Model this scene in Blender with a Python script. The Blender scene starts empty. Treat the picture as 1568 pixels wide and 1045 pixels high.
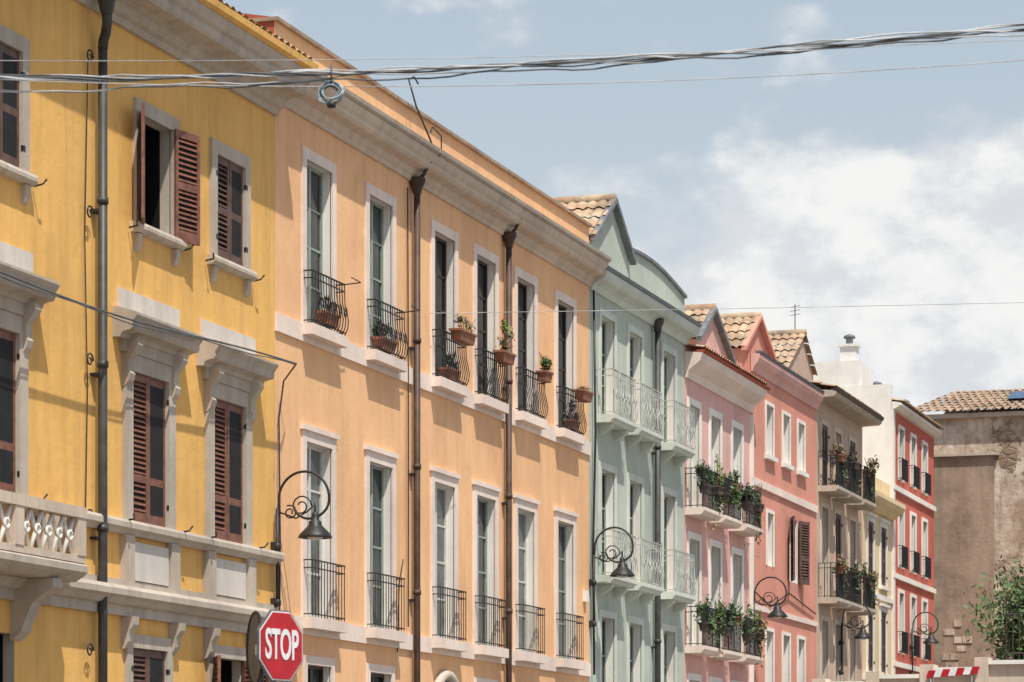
import bpy, math, random
from mathutils import Vector, Matrix
random.seed(7)
scene = bpy.context.scene
TH = math.radians(17.68)
CT, ST = math.cos(TH), math.sin(TH)
CAMY, CAMZ = -15.24, 1.6

# ------------------------------------------------------------ materials
MATS = {}
def new_mat(name):
    m = bpy.data.materials.new(name); m.use_nodes = True
    nt = m.node_tree; b = nt.nodes["Principled BSDF"]
    MATS[name] = m
    return m, nt, b
def N(nt, t, **kw):
    n = nt.nodes.new(t)
    for k, v in kw.items():
        if k in n.inputs.keys(): n.inputs[k].default_value = v
        else: setattr(n, k, v)
    return n
def ramp(nt, src, p0, p1, c0=(0,0,0,1), c1=(1,1,1,1)):
    r = nt.nodes.new('ShaderNodeValToRGB')
    r.color_ramp.elements[0].position = p0; r.color_ramp.elements[1].position = p1
    r.color_ramp.elements[0].color = c0; r.color_ramp.elements[1].color = c1
    nt.links.new(src, r.inputs[0]); return r
def mix(nt, fac, a, b, mode='MIX'):
    m = nt.nodes.new('ShaderNodeMix'); m.data_type = 'RGBA'; m.blend_type = mode
    for s, v in ((m.inputs[0], fac), (m.inputs[6], a), (m.inputs[7], b)):
        if isinstance(v, (int, float)): s.default_value = v
        elif isinstance(v, (tuple, list)): s.default_value = (v[0], v[1], v[2], 1)
        else: nt.links.new(v, s)
    return m.outputs[2]
def nmath(nt, op, a, b_):
    n_=nt.nodes.new('ShaderNodeMath'); n_.operation=op
    for i,v_ in enumerate((a,b_)):
        if isinstance(v_,(int,float)): n_.inputs[i].default_value=v_
        else: nt.links.new(v_,n_.inputs[i])
    return n_.outputs[0]
def coords(nt, scale=(1,1,1)):
    tc = nt.nodes.new('ShaderNodeTexCoord'); mp = nt.nodes.new('ShaderNodeMapping')
    mp.inputs['Scale'].default_value = scale
    nt.links.new(tc.outputs['Object'], mp.inputs['Vector']); return mp.outputs[0]
def noise(nt, vec, scale, detail=5, rough=.55):
    n = N(nt, 'ShaderNodeTexNoise'); n.inputs['Scale'].default_value = scale
    n.inputs['Detail'].default_value = detail; n.inputs['Roughness'].default_value = rough
    nt.links.new(vec, n.inputs['Vector']); return n.outputs['Fac']
def plaster(name, col, dark=.8, light=1.08, stain=.35, bump=.25, scol=(.25,.2,.15), rough=.92, big=.45, patch=.35):
    m, nt, b = new_mat(name)
    v = coords(nt); vs = coords(nt, (2.2, 2.2, .22))
    cd = tuple(c*dark for c in col); cl = tuple(min(.92, c*light) for c in col)
    r1 = ramp(nt, noise(nt, v, big, 6, .6), .35, .68)
    c = mix(nt, r1.outputs[0], cd, cl)
    r2 = ramp(nt, noise(nt, v, 3.5, 8, .65), .42, .7)
    c = mix(nt, nmath(nt,'MULTIPLY',r2.outputs[0],patch), c, tuple(min(.92, x*1.12+.015) for x in col))
    # run-off streaks
    r3 = ramp(nt, noise(nt, vs, 1.6, 7, .7), .46, .74)
    c = mix(nt, nmath(nt,'MULTIPLY',r3.outputs[0],stain), c, tuple(col[i]*.5+scol[i]*.25 for i in range(3)))
    r5 = ramp(nt, noise(nt, coords(nt,(5,5,.3)), 1.3, 6, .7), .55, .8)
    c = mix(nt, nmath(nt,'MULTIPLY',r5.outputs[0],stain*.5), c, tuple(min(.9,x*.9+.12) for x in col))
    # flaked / repainted patches
    r4 = ramp(nt, noise(nt, v, 1.1, 10, .75), .56, .64)
    c = mix(nt, nmath(nt,'MULTIPLY',r4.outputs[0],stain*.8), c, tuple(x*.72+.02 for x in col))
    nt.links.new(c, b.inputs['Base Color']); b.inputs['Roughness'].default_value = rough
    b.inputs['Specular IOR Level'].default_value = .2
    bp = nt.nodes.new('ShaderNodeBump'); bp.inputs['Strength'].default_value = bump; bp.inputs['Distance'].default_value = .02
    nb = noise(nt, v, 6, 9, .7); nt.links.new(nb, bp.inputs['Height']); nt.links.new(bp.outputs[0], b.inputs['Normal'])
    return m
def simple(name, col, rough=.5, metal=0, var=.25, spec=.4, scale=6):
    m, nt, b = new_mat(name)
    v = coords(nt); n1 = noise(nt, v, scale, 5)
    c = mix(nt, ramp(nt, n1, .35, .65).outputs[0], tuple(x*(1-var) for x in col), tuple(min(1, x*(1+var)) for x in col))
    nt.links.new(c, b.inputs['Base Color']); b.inputs['Roughness'].default_value = rough
    b.inputs['Metallic'].default_value = metal; b.inputs['Specular IOR Level'].default_value = spec
    return m
plaster('yellow_plaster', (.82,.475,.145), stain=.6, dark=.86, bump=.5)
plaster('orange_plaster', (.90,.51,.27), stain=.42, dark=.86, bump=.45)
plaster('green_plaster', (.50,.55,.47), stain=.4)
plaster('pink_plaster', (.74,.44,.39), stain=.35)
plaster('salmon_plaster', (.70,.31,.23), stain=.35)
plaster('firewall_red', (.42,.10,.06), stain=.3)
plaster('beige_plaster', (.58,.43,.33), stain=.55)
plaster('cream_plaster', (.80,.63,.38), stain=.4)
plaster('white_plaster', (.84,.82,.77), stain=.3)
plaster('red_plaster', (.56,.15,.11), stain=.2)
plaster('trim_stone', (.66,.54,.43), stain=.55, bump=.3, scol=(.12,.1,.08))
plaster('trim_grey', (.52,.45,.37), stain=.7, bump=.4, scol=(.1,.09,.08))
plaster('trim_white', (.84,.80,.73), stain=.2, bump=.1)
plaster('trim_green', (.64,.68,.60), stain=.35)
plaster('trim_pale_pink', (.84,.70,.61), stain=.3)
plaster('panel_marble', (.64,.59,.53), stain=.5)
plaster('paving', (.19,.175,.155), stain=.2)
plaster('old_plaster_dark', (.36,.27,.20), dark=.6, light=1.25, stain=.9, bump=.9, big=1.1, patch=.7)
# old masonry: flaking render, stones exposed only in places
m, nt, b = new_mat('old_masonry')
v = coords(nt)
exposed = ramp(nt, noise(nt, v, .55, 11, .7), .555, .585).outputs[0]
mpz=coords(nt,(1,1,1.7))
vo = N(nt,'ShaderNodeTexVoronoi'); vo.feature='DISTANCE_TO_EDGE'; vo.inputs['Scale'].default_value=3.2
nt.links.new(mpz,vo.inputs['Vector'])
vc = N(nt,'ShaderNodeTexVoronoi'); vc.inputs['Scale'].default_value=3.2; nt.links.new(mpz,vc.inputs['Vector'])
sep = nt.nodes.new('ShaderNodeSeparateColor'); nt.links.new(vc.outputs['Color'], sep.inputs[0])
stone = mix(nt, sep.outputs[0], (.25,.17,.11), (.46,.36,.26))
stone = mix(nt, ramp(nt, vo.outputs['Distance'], .0, .07).outputs[0], (.20,.15,.11), stone)
rend = mix(nt, ramp(nt, noise(nt, v, .9, 11, .72), .42, .60).outputs[0], (.38,.28,.20), (.68,.58,.47))
rend = mix(nt, ramp(nt, noise(nt, coords(nt,(1.4,1.4,1.4)), 1.6, 11, .75), .56, .63).outputs[0], rend, (.33,.23,.16))
rend = mix(nt, nmath(nt,'MULTIPLY',ramp(nt, noise(nt, coords(nt,(1,3,.35)), 1.3, 8, .7), .5, .7).outputs[0],.7), rend, (.22,.17,.13))
c = mix(nt, exposed, rend, stone)
nt.links.new(c, b.inputs['Base Color']); b.inputs['Roughness'].default_value = .95
hgt = mix(nt, exposed, (.8,.8,.8), mix(nt,.5,ramp(nt, vo.outputs['Distance'], .0, .12).outputs[0],(0.2,.2,.2)))
hgt = mix(nt, .45, hgt, noise(nt, v, 2.5, 11, .75))
bp = nt.nodes.new('ShaderNodeBump'); bp.inputs['Strength'].default_value = .8; bp.inputs['Distance'].default_value = .15
nt.links.new(hgt, bp.inputs['Height']); nt.links.new(bp.outputs[0], b.inputs['Normal'])

simple('shutter_brown', (.20,.085,.055), .6, var=.3, scale=9)
simple('shutter_dark', (.12,.065,.05), .6, var=.3)
simple('iron_black', (.022,.022,.022), .5, var=.3)
simple('iron_rust', (.05,.037,.03), .7, var=.4, scale=20)
simple('iron_white', (.45,.46,.42), .55, var=.3)
simple('pipe_dark', (.05,.05,.047), .5, var=.25)
simple('pipe_brown', (.075,.045,.033), .55, var=.4, scale=3)
simple('frame_sage', (.28,.33,.29), .5, var=.12)
simple('frame_white', (.58,.58,.54), .5, var=.1)
simple('frame_brown', (.05,.035,.028), .5)
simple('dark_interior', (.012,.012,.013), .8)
simple('terracotta_pot', (.28,.12,.07), .8)
simple('pot_dark', (.08,.06,.05), .7)
simple('wire_light', (.42,.43,.43), .45, var=.3, scale=3)
simple('wire_dark', (.09,.095,.1), .5)
simple('wire_blue', (.1,.25,.35), .5)
simple('sign_red', (.45,.012,.018), .4, var=.12)
simple('sign_white', (.75,.75,.75), .45, var=.08)
simple('sign_grey', (.14,.15,.16), .45, metal=.3)
simple('lamp_glass', (.55,.55,.5), .2)
simple('bark', (.12,.085,.06), .9)
simple('lead_flashing', (.16,.17,.18), .6, var=.2)
simple('solar_glass', (.10,.16,.24), .15)
def glassmat(name, col, rough=.06, spec=.5):
    m, nt, b = new_mat(name)
    v = coords(nt); n1 = noise(nt, v, 1.3, 3)
    c = mix(nt, ramp(nt, n1, .4, .6).outputs[0], tuple(x*.4 for x in col), col)
    nt.links.new(c, b.inputs['Base Color']); b.inputs['Roughness'].default_value = rough
    b.inputs['Specular IOR Level'].default_value = spec
    bp = nt.nodes.new('ShaderNodeBump'); bp.inputs['Strength'].default_value = .2; bp.inputs['Distance'].default_value = .02
    nt.links.new(noise(nt, v, 2.5, 2), bp.inputs['Height']); nt.links.new(bp.outputs[0], b.inputs['Normal'])
glassmat('glass_dark', (.015,.018,.02), .12, .12)
glassmat('glass_mid', (.045,.055,.06), .1, .3)
glassmat('glass_curtain', (.13,.15,.15), .1, .35)
def tilemat(name, a, c2):
    m, nt, b = new_mat(name)
    v = coords(nt)
    vo = N(nt, 'ShaderNodeTexVoronoi'); vo.inputs['Scale'].default_value = 4.5; nt.links.new(v, vo.inputs['Vector'])
    sep = nt.nodes.new('ShaderNodeSeparateColor'); nt.links.new(vo.outputs['Color'], sep.inputs[0])
    c = mix(nt, sep.outputs[0], a, c2)
    c = mix(nt, ramp(nt, noise(nt, v, 1.2, 8, .7), .45, .7).outputs[0], c, (.16,.13,.09))
    nt.links.new(c, b.inputs['Base Color']); b.inputs['Roughness'].default_value = .9
tilemat('roof_tiles', (.46,.28,.17), (.50,.40,.27))
tilemat('roof_tiles_old', (.34,.20,.13), (.40,.31,.22))
def leafmat(name, a, c2):
    m, nt, b = new_mat(name)
    v = coords(nt)
    c = mix(nt, ramp(nt, noise(nt, v, 9, 3), .35, .65).outputs[0], a, c2)
    nt.links.new(c, b.inputs['Base Color']); b.inputs['Roughness'].default_value = .6
leafmat('leaf_green', (.035,.075,.02), (.09,.16,.035))
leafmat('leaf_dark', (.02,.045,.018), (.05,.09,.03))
leafmat('leaf_dry', (.16,.10,.05), (.10,.12,.05))
leafmat('leaf_yellowgreen', (.12,.18,.03), (.22,.24,.04))
leafmat('flower_red', (.5,.03,.03), (.5,.1,.12))

# ------------------------------------------------------------ builder
class B:
    def __init__(s, name, loc=(0,0,0)):
        s.name = name; s.loc = Vector(loc); s.p = {}
    def part(s, part, mat, smooth=False):
        return s.p.setdefault((part, mat, smooth), ([], []))
    def mesh(s, part, mat, vs, fs, smooth=False):
        V, F = s.part(part, mat, smooth); o = len(V)
        V.extend([tuple(v) for v in vs]); F.extend([tuple(i+o for i in f) for f in fs])
    def quad(s, part, mat, a, b, c, d): s.mesh(part, mat, [a,b,c,d], [(0,1,2,3)])
    def box(s, part, mat, x0,x1,y0,y1,z0,z1):
        vs = [(x,y,z) for x in (x0,x1) for y in (y0,y1) for z in (z0,z1)]
        s.mesh(part, mat, vs, [(0,1,3,2),(4,6,7,5),(0,4,5,1),(2,3,7,6),(0,2,6,4),(1,5,7,3)])
    def obox(s, part, mat, o, ang, s0,s1,t0,t1,z0,z1,tilt=0):
        ca, sa = math.cos(ang), math.sin(ang); vs = []
        for a in (s0,s1):
            for t in (t0,t1):
                for z in (z0,z1):
                    zz = z + (tilt if t == t1 else 0)
                    vs.append((o[0]+a*ca-t*sa, o[1]+a*sa+t*ca, zz))
        s.mesh(part, mat, vs, [(0,1,3,2),(4,6,7,5),(0,4,5,1),(2,3,7,6),(0,2,6,4),(1,5,7,3)])
    def tube(s, part, mat, pts, r, n=6):
        pts = [Vector(p) for p in pts]; vs = []; fs = []
        prev = None
        for i, p in enumerate(pts):
            d = (pts[min(i+1,len(pts)-1)] - pts[max(i-1,0)])
            if d.length < 1e-6: d = Vector((0,0,1))
            d.normalize()
            if prev is None:
                up = Vector((0,0,1)) if abs(d.z) < .9 else Vector((1,0,0))
                a = d.cross(up).normalized()
            else:
                a = (prev - d*prev.dot(d))
                a = a.normalized() if a.length > 1e-5 else d.orthogonal().normalized()
            prev = a; bb = d.cross(a)
            rr = r[i] if isinstance(r, (list, tuple)) else r
            for k in range(n):
                t = 2*math.pi*k/n
                vs.append(p + a*math.cos(t)*rr + bb*math.sin(t)*rr)
        for i in range(len(pts)-1):
            for k in range(n):
                k2 = (k+1) % n
                fs.append((i*n+k, i*n+k2, (i+1)*n+k2, (i+1)*n+k))
        fs.append(tuple(range(n))[::-1]); fs.append(tuple((len(pts)-1)*n+k for k in range(n)))
        s.mesh(part, mat, vs, fs, n > 4)
    def lathe(s, part, mat, c, prof, n=18):
        vs = []; fs = []
        for r, z in prof:
            for k in range(n):
                t = 2*math.pi*k/n; vs.append((c[0]+r*math.cos(t), c[1]+r*math.sin(t), c[2]+z))
        for i in range(len(prof)-1):
            for k in range(n):
                k2 = (k+1)%n; fs.append((i*n+k, i*n+k2, (i+1)*n+k2, (i+1)*n+k))
        s.mesh(part, mat, vs, fs, True)
    def profile(s, part, mat, pts, x0, x1):
        n = len(pts)
        vs = [(x0, y, z) for y, z in pts] + [(x1, y, z) for y, z in pts]
        fs = [(i, (i+1)%n, n+(i+1)%n, n+i) for i in range(n)] + [tuple(range(n))[::-1], tuple(range(n, 2*n))]
        s.mesh(part, mat, vs, fs)
    def wall(s, part, mat, x0,x1,z0,z1, ops, y=0, rev=.16, revmat=None):
        """front wall at y with rectangular openings (u0,u1,z0,z1) and their reveals"""
        us = sorted({x0,x1} | {round(o[i],4) for o in ops for i in (0,1) if x0<o[i]<x1})
        zs = sorted({z0,z1} | {round(o[i],4) for o in ops for i in (2,3) if z0<o[i]<z1})
        for i in range(len(us)-1):
            for j in range(len(zs)-1):
                uc=(us[i]+us[i+1])/2; zc=(zs[j]+zs[j+1])/2
                if any(o[0]<uc<o[1] and o[2]<zc<o[3] for o in ops): continue
                s.quad(part, mat, (us[i],y,zs[j]), (us[i+1],y,zs[j]), (us[i+1],y,zs[j+1]), (us[i],y,zs[j+1]))
        rm = revmat or mat
        for o in ops:
            a,b_,c,d = o[:4]; y2=y+rev
            s.quad('reveals', rm, (a,y,c),(a,y2,c),(a,y2,d),(a,y,d))
            s.quad('reveals', rm, (b_,y,c),(b_,y,d),(b_,y2,d),(b_,y2,c))
            s.quad('reveals', rm, (a,y,d),(a,y2,d),(b_,y2,d),(b_,y,d))
            s.quad('reveals', rm, (a,y,c),(b_,y,c),(b_,y2,c),(a,y2,c))
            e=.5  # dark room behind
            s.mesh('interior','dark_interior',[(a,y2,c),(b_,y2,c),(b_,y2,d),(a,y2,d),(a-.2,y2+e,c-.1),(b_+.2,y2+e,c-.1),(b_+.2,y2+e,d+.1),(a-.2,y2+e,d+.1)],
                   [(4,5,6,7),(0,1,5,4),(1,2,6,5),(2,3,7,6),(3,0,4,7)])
    def finish(s):
        e = bpy.data.objects.new(s.name, None); e.location = s.loc; e.empty_display_size = .3
        scene.collection.objects.link(e)
        for (part, mat, smooth), (V, F) in s.p.items():
            me = bpy.data.meshes.new(part); me.from_pydata(V, [], F); me.update()
            if smooth:
                me.polygons.foreach_set('use_smooth', [True]*len(me.polygons))
            me.materials.append(MATS[mat])
            ob = bpy.data.objects.new(part, me); scene.collection.objects.link(ob)
            ob.parent = e; ob.location = -s.loc
        return e

def shell(b, x0, x1, ztop, mat, depth=9, side=None):
    sm = side or mat
    b.quad('side_wall', sm, (x0,0,0),(x0,depth,0),(x0,depth,ztop),(x0,0,ztop))
    b.quad('side_wall', sm, (x1,0,0),(x1,0,ztop),(x1,depth,ztop),(x1,depth,0))
    b.quad('back_wall', mat, (x0,depth,0),(x1,depth,0),(x1,depth,ztop),(x0,depth,ztop))
def tiles(b, p0, p1, p2, p3, mat='roof_tiles', pitch=.2, amp=.045, rows=None):
    """corrugated tile slope: eave p0->p1, ridge p3->p2 ; channels run eave->ridge"""
    p0,p1,p2,p3 = map(Vector,(p0,p1,p2,p3))
    w=(p1-p0).length; n=max(4,int(w/pitch)*6)
    L=(p3-p0).length; rows = rows or max(2,int(L/.38)); nor=(p1-p0).cross(p3-p0).normalized()
    if nor.z<0: nor=-nor
    vs=[];fs=[]
    for r in range(rows):
        for e in (0,1):
            t=(r+e*1.0)/rows
            for i in range(n+1):
                f=i/n; a=p0.lerp(p1,f); c=p3.lerp(p2,f)
                h=abs(math.sin(math.pi*f*w/pitch))*amp + (0.03 if e==0 else 0)
                vs.append(a.lerp(c,t)+nor*(h+random.uniform(-.008,.008)))
        for i in range(n):
            o=r*2*(n+1); fs.append((o+i,o+i+1,o+n+2+i,o+n+1+i))
    b.mesh('roof_tiles', mat, vs, fs, False)
def gable(b, xl, xp, xr, zb_l, zp, zb_r, wallmat, z0, depth=5, tmat='roof_tiles', y0=.02, verge=None):
    vs=[(xl,y0,z0),(xr,y0,z0),(xr,y0,zb_r),(xp,y0,zp),(xl,y0,zb_l)]
    vs+=[(x,depth,z) for x,_,z in vs]
    b.mesh('gable_wall', wallmat, vs, [(0,1,2,3,4),(5,9,8,7,6),(0,4,9,5),(1,6,7,2)])
    e=.1
    tiles(b,(xl-.08,depth,zb_l-.02),(xl-.08,y0-e,zb_l-.02),(xp,y0-e,zp+.05),(xp,depth,zp+.05),tmat)
    tiles(b,(xr+.08,y0-e,zb_r-.02),(xr+.08,depth,zb_r-.02),(xp,depth,zp+.05),(xp,y0-e,zp+.05),tmat)
    b.tube('ridge', tmat, [(xp,y0-e,zp+.08),(xp,depth,zp+.08)], .09, 7)
    if verge:
        for (xa,za) in ((xl-.1,zb_l),(xr+.1,zb_r)):
            b.mesh('verge', verge, [(xa,y0-.13,za-.06),(xa,y0-.13,za+.04),(xp,y0-.13,zp+.1),(xp,y0-.13,zp),
                                     (xa,y0-.003,za-.06),(xa,y0-.003,za+.04),(xp,y0-.003,zp+.1),(xp,y0-.003,zp)],
                   [(0,1,2,3),(4,7,6,5),(0,4,5,1),(3,2,6,7),(1,5,6,2),(0,3,7,4)])
def surround(b, mat, u0,u1,z0,z1, w=.16, p=.035, sill=False, head=0, y=0):
    b.box('window_surround', mat, u0-w,u0, y-p,y+.01, z0,z1+w)
    b.box('window_surround', mat, u1,u1+w, y-p,y+.01, z0,z1+w)
    b.box('window_surround', mat, u0+.0005,u1-.0005, y-p+.002,y+.01, z1,z1+w)
    if head: b.box('window_head', mat, u0-w-.04,u1+w+.04, y-p-head,y+.01, z1+w,z1+w+.07)
    if sill: b.box('window_sill', mat, u0-w-.06,u1+w+.06, y-.1,y+.01, z0-.1,z0-.002)
def casement(b, u0,u1,z0,z1, fm='frame_white', gm='glass_dark', y=.1, rows=4, th=.045):
    f=th
    b.box('window_frame', fm, u0,u0+f,y,y+.05,z0,z1); b.box('window_frame', fm, u1-f,u1,y,y+.05,z0,z1)
    b.box('window_frame', fm, u0+f,u1-f,y,y+.05,z0,z0+f*1.6); b.box('window_frame', fm, u0+f,u1-f,y,y+.05,z1-f,z1)
    uc=(u0+u1)/2
    b.box('window_frame', fm, uc-f*.8,uc+f*.8,y,y+.05,z0+f*1.6,z1-f)
    for i in range(1,rows):
        z=z0+f*1.6+(z1-z0-f*2.6)*i/rows
        b.box('window_frame', fm, u0+f,uc-f*.8,y+.012,y+.045,z-.016,z+.016)
        b.box('window_frame', fm, uc+f*.8,u1-f,y+.012,y+.045,z-.016,z+.016)
    for a,c_ in ((u0+f,uc-f*.8),(uc+f*.8,u1-f)):
        t=random.uniform(-.006,.006)
        b.quad('window_glass', gm, (a,y+.028+t,z0+f),(c_,y+.028-t,z0+f),(c_,y+.028-t,z1-f),(a,y+.028+t,z1-f))
def shutter(b, o, ang, w, z0, z1, mat='shutter_brown', mid=None, th=.04):
    st=.055
    b.obox('shutters',mat,o,ang,0,st,-th/2,th/2,z0,z1); b.obox('shutters',mat,o,ang,w-st,w,-th/2,th/2,z0,z1)
    cuts=[z0, z1] if mid is None else [z0]+[z0+(z1-z0)*m_ for m_ in mid]+[z1]
    for i,c in enumerate(cuts):
        a0=c if i==0 else (c-.09 if i==len(cuts)-1 else c-.045)
        a1=c+.13 if i==0 else (c if i==len(cuts)-1 else c+.045)
        b.obox('shutters',mat,o,ang,st,w-st,-th/2+.002,th/2-.002,a0,a1)
    for i in range(len(cuts)-1):
        za=cuts[i]+(.13 if i==0 else .045); zb=cuts[i+1]-(.09 if i==len(cuts)-2 else .045)
        n=max(2,int((zb-za)/.062))
        for k in range(n):
            z=za+(k+.2)*(zb-za)/n
            b.obox('shutter_slats',mat,o,ang,st,w-st,-th/2+.004,th/2-.004,z,z+.012,tilt=.034+random.uniform(-.006,.006))
        b.obox('shutter_backs','dark_interior',o,ang,st,w-st,th/2-.003,th/2-.001,za,zb)
def pair(b,u0,u1,z0,z1,y=-.01,mat='shutter_brown',mid=(.45,),gap=.006, a1=0, a2=0):
    w=(u1-u0)/2-gap
    a1+=random.uniform(0,.03); a2+=random.uniform(0,.03)
    shutter(b,(u0,y),-a1,w,z0,z1,mat,mid)
    shutter(b,(u1,y),math.pi+a2,w,z0,z1,mat,mid)
    for u in (u0-.03,u1+.03):
        for zz in (z0+.25,z1-.25): b.box('hinges','iron_black',u-.03,u+.03,y-.07,y-.04,zz-.025,zz+.035)
def railing(b,uc,w,p,z0,h,mat='iron_black',belly=0,gap=.1,r=.008,scroll=False):
    u0,u1=uc-w/2,uc+w/2
    def colpts(x,y,dx=0,dy=0):
        if belly:
            k=[(0,0),(.12,.75),(.28,1),(.45,.6),(.62,.12),(1,0)]
            return [(x+dx*belly*c,y+dy*belly*c,z0+h*a) for a,c in k]
        return [(x,y,z0),(x,y,z0+h)]
    n=max(3,int(w/gap))
    for i in range(n+1):
        b.tube('railing',mat,colpts(u0+w*i/n,-p,0,-1),r,4)
    m_=max(1,int(p/gap))
    for i in range(m_):
        y=-p*i/m_
        for x,dx in ((u0,0),(u1,0)): b.tube('railing',mat,colpts(x,y),r,4)
    for z,t in ((z0+h,.014),(z0+.04,.01),(z0+h*.86,.008)):
        b.box('railing',mat,u0-.01,u1+.01,-p-t,-p+t,z-.008,z+.008)
        for x in (u0,u1): b.box('railing',mat,x-t,x+t,-p+t,0,z-.008,z+.008)
    if scroll:
        k=int(w/.2)
        for i in range(k):
            cx=u0+w*(i+.5)/k
            pts=[]
            for j in range(15):
                t=j/14*3.6*math.pi; rr=.07*(1-j/18)
                pts.append((cx+rr*math.cos(t),-p-belly*.8-.006,z0+h*.42+rr*1.4*math.sin(t)))
            b.tube('railing_scrolls',mat,pts,.008,4)
def foliage(b,c,rad,n,size,mat='leaf_green',part='foliage',droop=0):
    V=[];F=[]
    clumps=[Vector((random.gauss(0,.5)*rad[0],random.gauss(0,.5)*rad[1],random.gauss(0,.45)*rad[2])) for _ in range(max(4,n//60))]
    for i in range(n):
        q=random.choice(clumps)+Vector((random.gauss(0,.2)*rad[0],random.gauss(0,.2)*rad[1],random.gauss(0,.22)*rad[2]))
        if droop: q.z-=abs(random.gauss(0,droop))*max(0,random.random())
        p=Vector(c)+q
        a=Vector((random.gauss(0,1),random.gauss(0,1),random.gauss(0,1))).normalized()
        d=a.orthogonal().normalized(); s_=size*random.uniform(.6,1.3)
        o=len(V); V+= [p-a*s_, p+d*s_*.45, p+a*s_, p-d*s_*.45]; F.append((o,o+1,o+2,o+3))
    b.mesh(part,mat,V,F)
def pot_plant(name,x,y,z,w=.45,rad=(.3,.14,.2),n=220,mat='leaf_green',pot='terracotta_pot',droop=0,flower=False,size=.045,up=.12):
    b=B(name,(x,y,z))
    if pot:
        b.mesh('pot',pot,[(x-w/2*.86,y-.07,z-.16),(x+w/2*.86,y-.07,z-.16),(x+w/2*.86,y+.07,z-.16),(x-w/2*.86,y+.07,z-.16),
             (x-w/2,y-.09,z),(x+w/2,y-.09,z),(x+w/2,y+.09,z),(x-w/2,y+.09,z)],[(3,2,1,0),(4,5,6,7),(0,1,5,4),(1,2,6,5),(2,3,7,6),(3,0,4,7)])
        b.box('pot_rim',pot,x-w/2-.015,x+w/2+.015,y-.105,y+.105,z-.02,z+.015)
    for _ in range(7):
        b.tube('stems','bark',[(x+random.uniform(-.3,.3)*w,y,z),(x+random.uniform(-.6,.6)*w,y+random.uniform(-.08,.08),z+up+rad[2]*random.uniform(.2,1))],.006,4)
    foliage(b,(x,y,z+up),rad,n,size,mat,droop=droop)
    if flower: foliage(b,(x,y-.02,z+up),(rad[0],rad[1]*1.1,rad[2]),20,.03,'flower_red','flowers')
    b.finish()
def downpipe(b,x,y,z0,z1,mat,r=.055,funnel=True):
    b.tube('downpipe',mat,[(x,y,z0),(x,y,z1)],r,10)
    for z in [z0+1.0+i*1.9 for i in range(int((z1-z0)/1.9))]:
        b.tube('pipe_collar',mat,[(x,y,z),(x,y,z+.07)],r*1.25,10); b.box('pipe_clamp','iron_black',x-.1,x+.1,y+.02,0,z-.1,z-.07)
    if funnel:
        b.lathe('rain_hopper',mat,(x,y,z1),[(r,-.02),(r*1.3,.0),(.08,.07),(.12,.16),(.13,.18),(.13,.23),(.02,.23)],12)
def scroll(b,mat,o,du,dv,dz,s=.1,r=.008):
    pts=[]
    for j in range(20):
        t=j/19; a=t*2.6*math.pi; rr=s*(1-.75*t)
        pts.append((o[0]+du*(rr*math.cos(a)-s),o[1]+dv*(rr*math.cos(a)-s),o[2]+dz*rr*math.sin(a)))
    b.tube('iron_scroll',mat,pts,r,5)

# ============================================================ ground
def sheet(name,x0,x1,y0,y1,z,mat):
    me=bpy.data.meshes.new(name); me.from_pydata([(x0,y0,z),(x1,y0,z),(x1,y1,z),(x0,y1,z)],[],[(0,1,2,3)])
    me.materials.append(MATS[mat]); o=bpy.data.objects.new(name,me); scene.collection.objects.link(o)
sheet('ground',-900,900,-900,900,-.01,'paving')
sheet('road',-60,88,-14,-2.4,.0,'paving')
b=B('pavement',(40,-1.1,0)); b.box('slab','paving',-60,89,-2.2,-.001,0,.12); b.box('kerb','trim_grey',-60,89,-2.38,-2.202,0,.14); b.finish()

# ============================================================ yellow building
x0,x1=20.0,37.34
b=B('yellow_building',(x0,0,0))
Yu=[29.45,33.5,35.78]; Ym=[29.3,33.28,35.72]; Ylf=[25.4,21.8]
ops=[]
for c in Yu+Ylf: ops.append((c-.46,c+.46,8.6,9.92))
for c in Ym+Ylf: ops.append((c-.52,c+.52,5.0,6.8))
for c in Ym[1:]+Ylf+[29.3]: ops.append((c-.5,c+.5,1.3,3.5))
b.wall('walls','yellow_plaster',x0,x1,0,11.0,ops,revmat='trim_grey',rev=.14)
shell(b,x0,x1,11.0,'yellow_plaster')
for c in Yu+Ylf:
    surround(b,'trim_grey',c-.46,c+.46,8.6,9.92,w=.17,p=.05)
    b.profile('window_sill','trim_grey',[(.01,8.598),(-.10,8.598),(-.12,8.56),(-.12,8.52),(-.07,8.48),(.01,8.47)],c-.70,c+.70)
    for s_ in (-1,1):
        b.profile('sill_bracket','trim_grey',[(.01,8.47),(-.07,8.468),(-.07,8.38),(-.04,8.28),(.01,8.25)],c+s_*.55-.05,c+s_*.55+.05)
        b.tube('shutter_dog','iron_black',[(c+s_*.78,-.02,8.5),(c+s_*.78,-.13,8.52),(c+s_*.84,-.15,8.58)],.012,5)
    if abs(c-33.5)<.01:
        shutter(b,(c-.46,-.06),math.pi+.42,.5,8.58,9.94,'shutter_brown',(.5,))
        shutter(b,(c+.46,-.06),-.22,.5,8.58,9.94,'shutter_brown',(.5,))
        casement(b,c-.46,c-.05,8.6,9.92,'frame_brown','glass_dark',y=.12,rows=1)
    else: pair(b,c-.455,c+.455,8.605,9.915,y=.015,mat='shutter_dark',mid=(.48,))
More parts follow.
